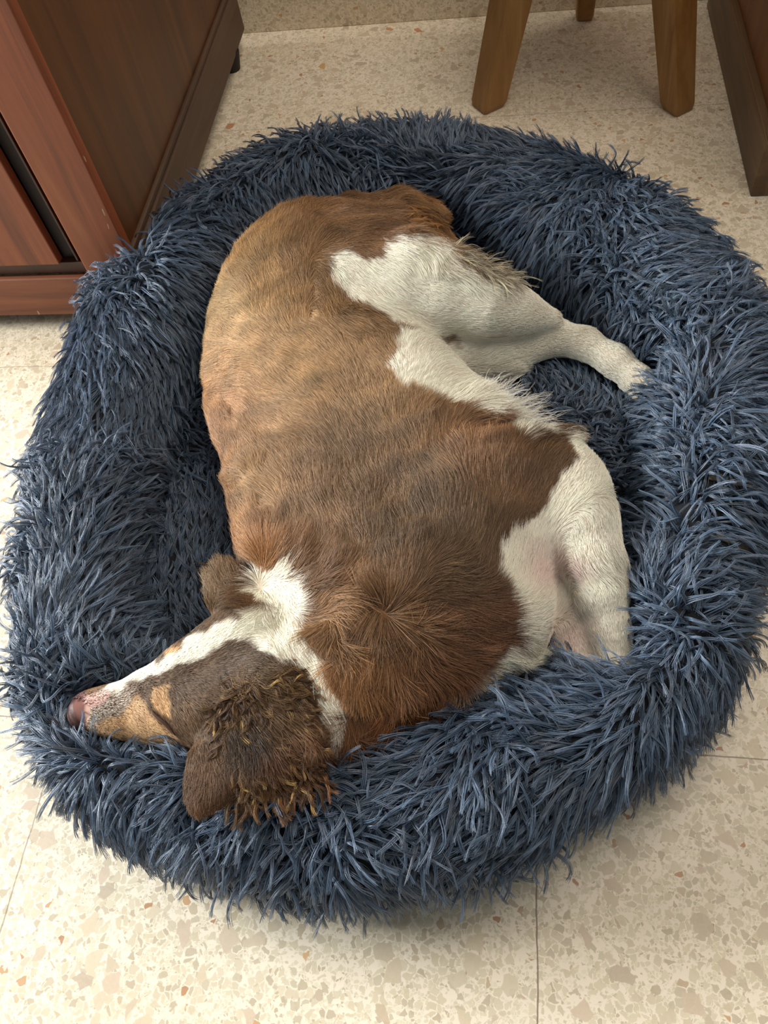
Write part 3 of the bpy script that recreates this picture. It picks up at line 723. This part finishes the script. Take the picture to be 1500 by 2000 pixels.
def grow(name, n, keep, parent, K=6, rad=0.00020, clump=0.55, lmul=1.0, wave=0.12, bright=(0.62, 1.55)):
    P, Nn = scatter(DV, DF, n, keep)
    c, wht, hd, Q = coat(P)
    d, Lm, lf = lie(P, Nn, Q)
    # neighbours lean together into small locks: noise that varies slowly across, quickly along
    q_ = np.clip(Lm / 0.028, 0.2, 1.3)[:, None]
    jit = fw1(P) * 0.10 * q_ + fw2(P) * wave * q_ + fw3(P) * 0.07
    jit -= Nn * np.sum(jit * Nn, 1, keepdims=True) * 0.7
    d = nrm(d + jit + rng.normal(size=P.shape) * 0.07)
    up = Nn * (lf * rng.uniform(0.6, 1.5, len(P)))[:, None]
    Ln = Lm * lmul * rng.uniform(0.7, 1.15, len(P))
    s = np.linspace(0, 1, K); pts = np.zeros((len(P), K, 3)); pts[:, 0] = P - Nn * 0.001
    bend = fw2(P * 0.6 + 3.0) * 0.16 * q_ + rng.normal(size=P.shape) * 0.06
    for i in range(1, K):
        t = s[i]
        dr = nrm(d + up * (1.25 - 1.5 * t) + bend * t)
        nxt = pts[:, i - 1] + dr * (Ln / (K - 1))[:, None]
        f = fld(nxt); nxt = nxt + Nn * np.clip(0.0012 - f, 0, 0.006)[:, None]
        pts[:, i] = nxt
    v = rng.uniform(*bright, (len(P), 1)) * (1 + 0.10 * fw2(P * 0.8)[:, :1])
    v = np.where(wht[:, None] > 0.5, 1.03 + (v - 1) * 0.12, v)
    col = np.clip(c * v, 0, 0.92)
    rd = rad * (1 - 0.65 * s ** 1.5)[None, :] * rng.uniform(0.8, 1.3, (len(P), 1))
    return strands(name, pts, rd, col, M_fur, parent)
grow('fur', 480000, lambda C, A: (A[:, 2] > -0.25) * (1.0 + 1.2 * (proj(C)[:, 1] > 1150)) * (np.hypot(*(proj(C) - [150, 1392]).T) > 26), body)

def near(poly, soft_px=12):
    return lambda C, A: (A[:, 2] > -0.2) * np.clip(0.5 + in_poly(proj(C), poly) / soft_px, 0, 1)
RUFF = [(500,1060),(560,1080),(680,1140),(800,1190),(950,1240),(900,1360),(820,1420),(700,1510),(668,1500),(685,1400),(670,1310),(620,1210),(585,1130),(500,1105)]
grow('ruff_fur', 26000, near(RUFF), body, K=8, lmul=1.35, wave=0.40, rad=0.00022, bright=(0.55, 1.7))
MANE = [(425,800),(450,800),(520,880),(540,1000),(520,1080),(485,1090),(465,1000),(440,900)]
grow('mane_fur', 9000, near(MANE), body, K=8, lmul=1.1, wave=0.24, rad=0.00022, bright=(0.6, 1.6))
# ---- wavy locks of the near ear
def locks(name, poly, zr, n, nh, dirf, lm, colf, parent, amp=0.004, freq=9.0, lift=0.5):
    V = np.array(poly, float); out = []
    while len(out) < n:
        q = rng.uniform(V.min(0), V.max(0), (200, 2)); out += [a for a, d in zip(q, in_poly(q, V)) if d > 0]
    Q = np.array(out[:n]); R0 = []
    for a, b in Q:
        zs = np.linspace(0.26, 0.06, 60); C = np.array([at(a, b, z) for z in zs]); f = fld(C); k = np.argmax(f < 0.001)
        R0.append(C[k] if f.min() < 0.001 else at(a, b, zr))
    R0 = np.array(R0); K = 14; s = np.linspace(0, 1, K)
    dd = np.array([dirf(a, b) for a, b in Q]) + rng.normal(size=(n, 2)) * 0.38
    D = nrm(np.array([at(a + u * 15, b + v * 15, .2) - at(a, b, .2) for (a, b), (u, v) in zip(Q, dd)]))
    S = np.cross(D, [0, 0, 1.0]); Ln = lm * rng.uniform(0.55, 1.25, n); ph = rng.uniform(0, 6.28, n); am = amp * rng.uniform(0.3, 1.4, n); fq = freq * rng.uniform(0.6, 1.3, n)
    lf = lift * rng.uniform(0.3, 1.3, n)
    G = R0[:, None] + D[:, None] * (Ln[:, None] * s)[..., None] + S[:, None] * (am[:, None] * np.sin(ph[:, None] + fq[:, None] * s) * s)[..., None]
    G[..., 2] += (Ln * lf)[:, None] * (s - 1.15 * s ** 2) + am[:, None] * 0.6 * np.cos(ph[:, None] * 1.7 + fq[:, None] * s * 0.9) * s
    f = fld(G); G[..., 2] += np.clip(0.0015 - f, 0, 0.01)
    pts = np.repeat(G, nh, 0); off = rng.normal(size=(n * nh, 3)) * 0.0013
    pts = pts + off[:, None] * (1.15 - 1.05 * s ** 1.2)[None, :, None] + rng.normal(size=(n * nh, 1, 3)) * 0.0010 * (s ** 2)[None, :, None]
    c = np.repeat(np.array([colf(a, b) for a, b in Q]) * rng.uniform(0.65, 1.5, (n, 1)), nh, 0) * rng.uniform(0.75, 1.3, (n * nh, 1))
    rad = 0.00022 * (1 - 0.6 * s ** 2)[None] * rng.uniform(0.8, 1.2, (n * nh, 1))
    return strands(name, pts, rad, np.clip(c, 0, .85), M_fur, parent)
def ear_dir(a, b):
    v = np.array([a - 480.0, b - 1370.0]); v /= np.linalg.norm(v) + 1; return v * 0.7 + np.array([0.25, 0.55])
def ear_col(a, b):
    t = min(max((a - 480) / 150.0, 0), 1) * min(max((b - 1400) / 120.0, 0), 1)
    base = np.array(lin((112, 84, 52))) * (1 - t) + np.array(lin((132, 86, 54))) * t
    base = base * (1 - 0.6 * math.exp(-((a - 478) ** 2 + (b - 1425) ** 2) / 38.0 ** 2))      # shade in the hollow of the ear, put into the lock colour
    if rng.random() < 0.07: base = np.array(lin((186, 152, 96)))
    if rng.random() < 0.42: base = np.array(lin((74, 50, 28)))
    return base
EARP = [(425,1385),(480,1335),(545,1310),(580,1340),(590,1400),(600,1450),(600,1480),(560,1510),(500,1525),(470,1520),(470,1480),(435,1450)]
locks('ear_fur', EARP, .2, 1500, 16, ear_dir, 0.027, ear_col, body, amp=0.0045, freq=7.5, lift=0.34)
FR = [(460,1545),(500,1515),(560,1500),(620,1470),(650,1465),(640,1500),(590,1530),(520,1550),(480,1560)]
locks('ear_fur', FR, .2, 80, 20, lambda a, b: np.array([(a - 540) / 160.0 + 0.15, 1.0]), 0.032, ear_col, body, amp=0.004, freq=6.0, lift=0.2)
locks('belly_fur', [(930,760),(1000,775),(1045,815),(1060,850),(1000,830),(950,790)], .13, 200, 2, lambda a, b: np.array([1.0, -0.25 + (a - 990) / 120.0]), 0.045, lambda a, b: np.array(lin((232, 222, 204))), body, amp=0.004, freq=4.0, lift=0.2)
locks('tail_fur', [(730,395),(800,400),(845,430),(860,470),(830,470),(780,430)], .14, 420, 8, lambda a, b: np.array([0.9, -0.35 + (a - 740) / 100.0]), 0.034, lambda a, b: np.array(lin((168, 120, 70))) * (1.0 if rng.random() < .7 else .45), body, amp=0.003, freq=5.0, lift=0.4)
locks('tail_fur', [(878,474),(935,508),(1005,552),(985,556),(925,528),(885,498)], .09, 300, 3, lambda a, b: np.array([0.9, 0.3]), 0.036, lambda a, b: np.array(lin((205, 190, 160))) * (1.0 if rng.random() < .5 else .4), body, amp=0.003, freq=5.0, lift=0.3)
# ---- nose leather, closed eye, whiskers
M_nose = plain('nose_leather', (98, 68, 62), 0.6, 260)
def blob(name, c, r, mat, parent, rot=None, squash=()):
    bm = bmesh.new(); bmesh.ops.create_uvsphere(bm, u_segments=32, v_segments=24, radius=1.0)
    for v in bm.verts:
        p = np.array(v.co)
        for (q, rad, dep) in squash:
            d = np.linalg.norm(p - np.array(q)); p = p - nrm(p) * dep * math.exp(-(d / rad) ** 2)
        v.co = Vector(p * np.array(r))
        if rot is not None: v.co = rot @ v.co
        v.co += Vector(c)
    return from_bm(name, bm, mat, parent, 0, True)
nose_c = at(161, 1391, .160)
hd_dir = nrm(at(152, 1394, .158) - at(300, 1375, .165))
rot = Vector(hd_dir).to_track_quat('X', 'Z').to_matrix()
blob('nose', nose_c, (0.0160, 0.0200, 0.017), M_nose, body, rot, [((0.85, 0.5, -0.1), 0.26, 0.35), ((0.85, -0.5, -0.1), 0.26, 0.35), ((0.95, 0, -0.3), 0.12, 0.15)])
def surf_line(pts, zup=0.0):
    out = []
    for a, b in pts:
        zs = np.linspace(0.27, 0.06, 200); C = np.array([at(a, b, z) for z in zs]); f = fld(C); k = np.argmax(f < 0.0005)
        out.append(C[k] + np.array([0, 0, zup]))
    return out
def tube(name, pts, r, mat, parent):
    P = np.array(pts); T = nrm(np.gradient(P, axis=0)); n = len(P)
    A = nrm(np.cross(T, [0, 0, 1.0])); B = np.cross(T, A); th = np.arange(10) / 10 * 2 * math.pi
    R = r * (0.3 + 0.7 * np.sin(np.pi * (np.arange(n) + 0.5) / n))
    V = (P[:, None] + R[:, None, None] * (A[:, None] * np.cos(th)[None, :, None] + B[:, None] * np.sin(th)[None, :, None])).reshape(-1, 3)
    Fs = [(i * 10 + k, i * 10 + (k + 1) % 10, (i + 1) * 10 + (k + 1) % 10, (i + 1) * 10 + k) for i in range(n - 1) for k in range(10)]
    return mesh_np(name, V, Fs, mat, parent)
M_lid = plain('eyelid_rim', (70, 38, 26), 0.6, 200)
tube('closed_eyelid', surf_line([(299, 1390), (303, 1396), (308, 1401), (314, 1406), (320, 1411), (327, 1417), (333, 1424), (339, 1430), (344, 1437)], 0.0026), 0.0018, M_lid, body)
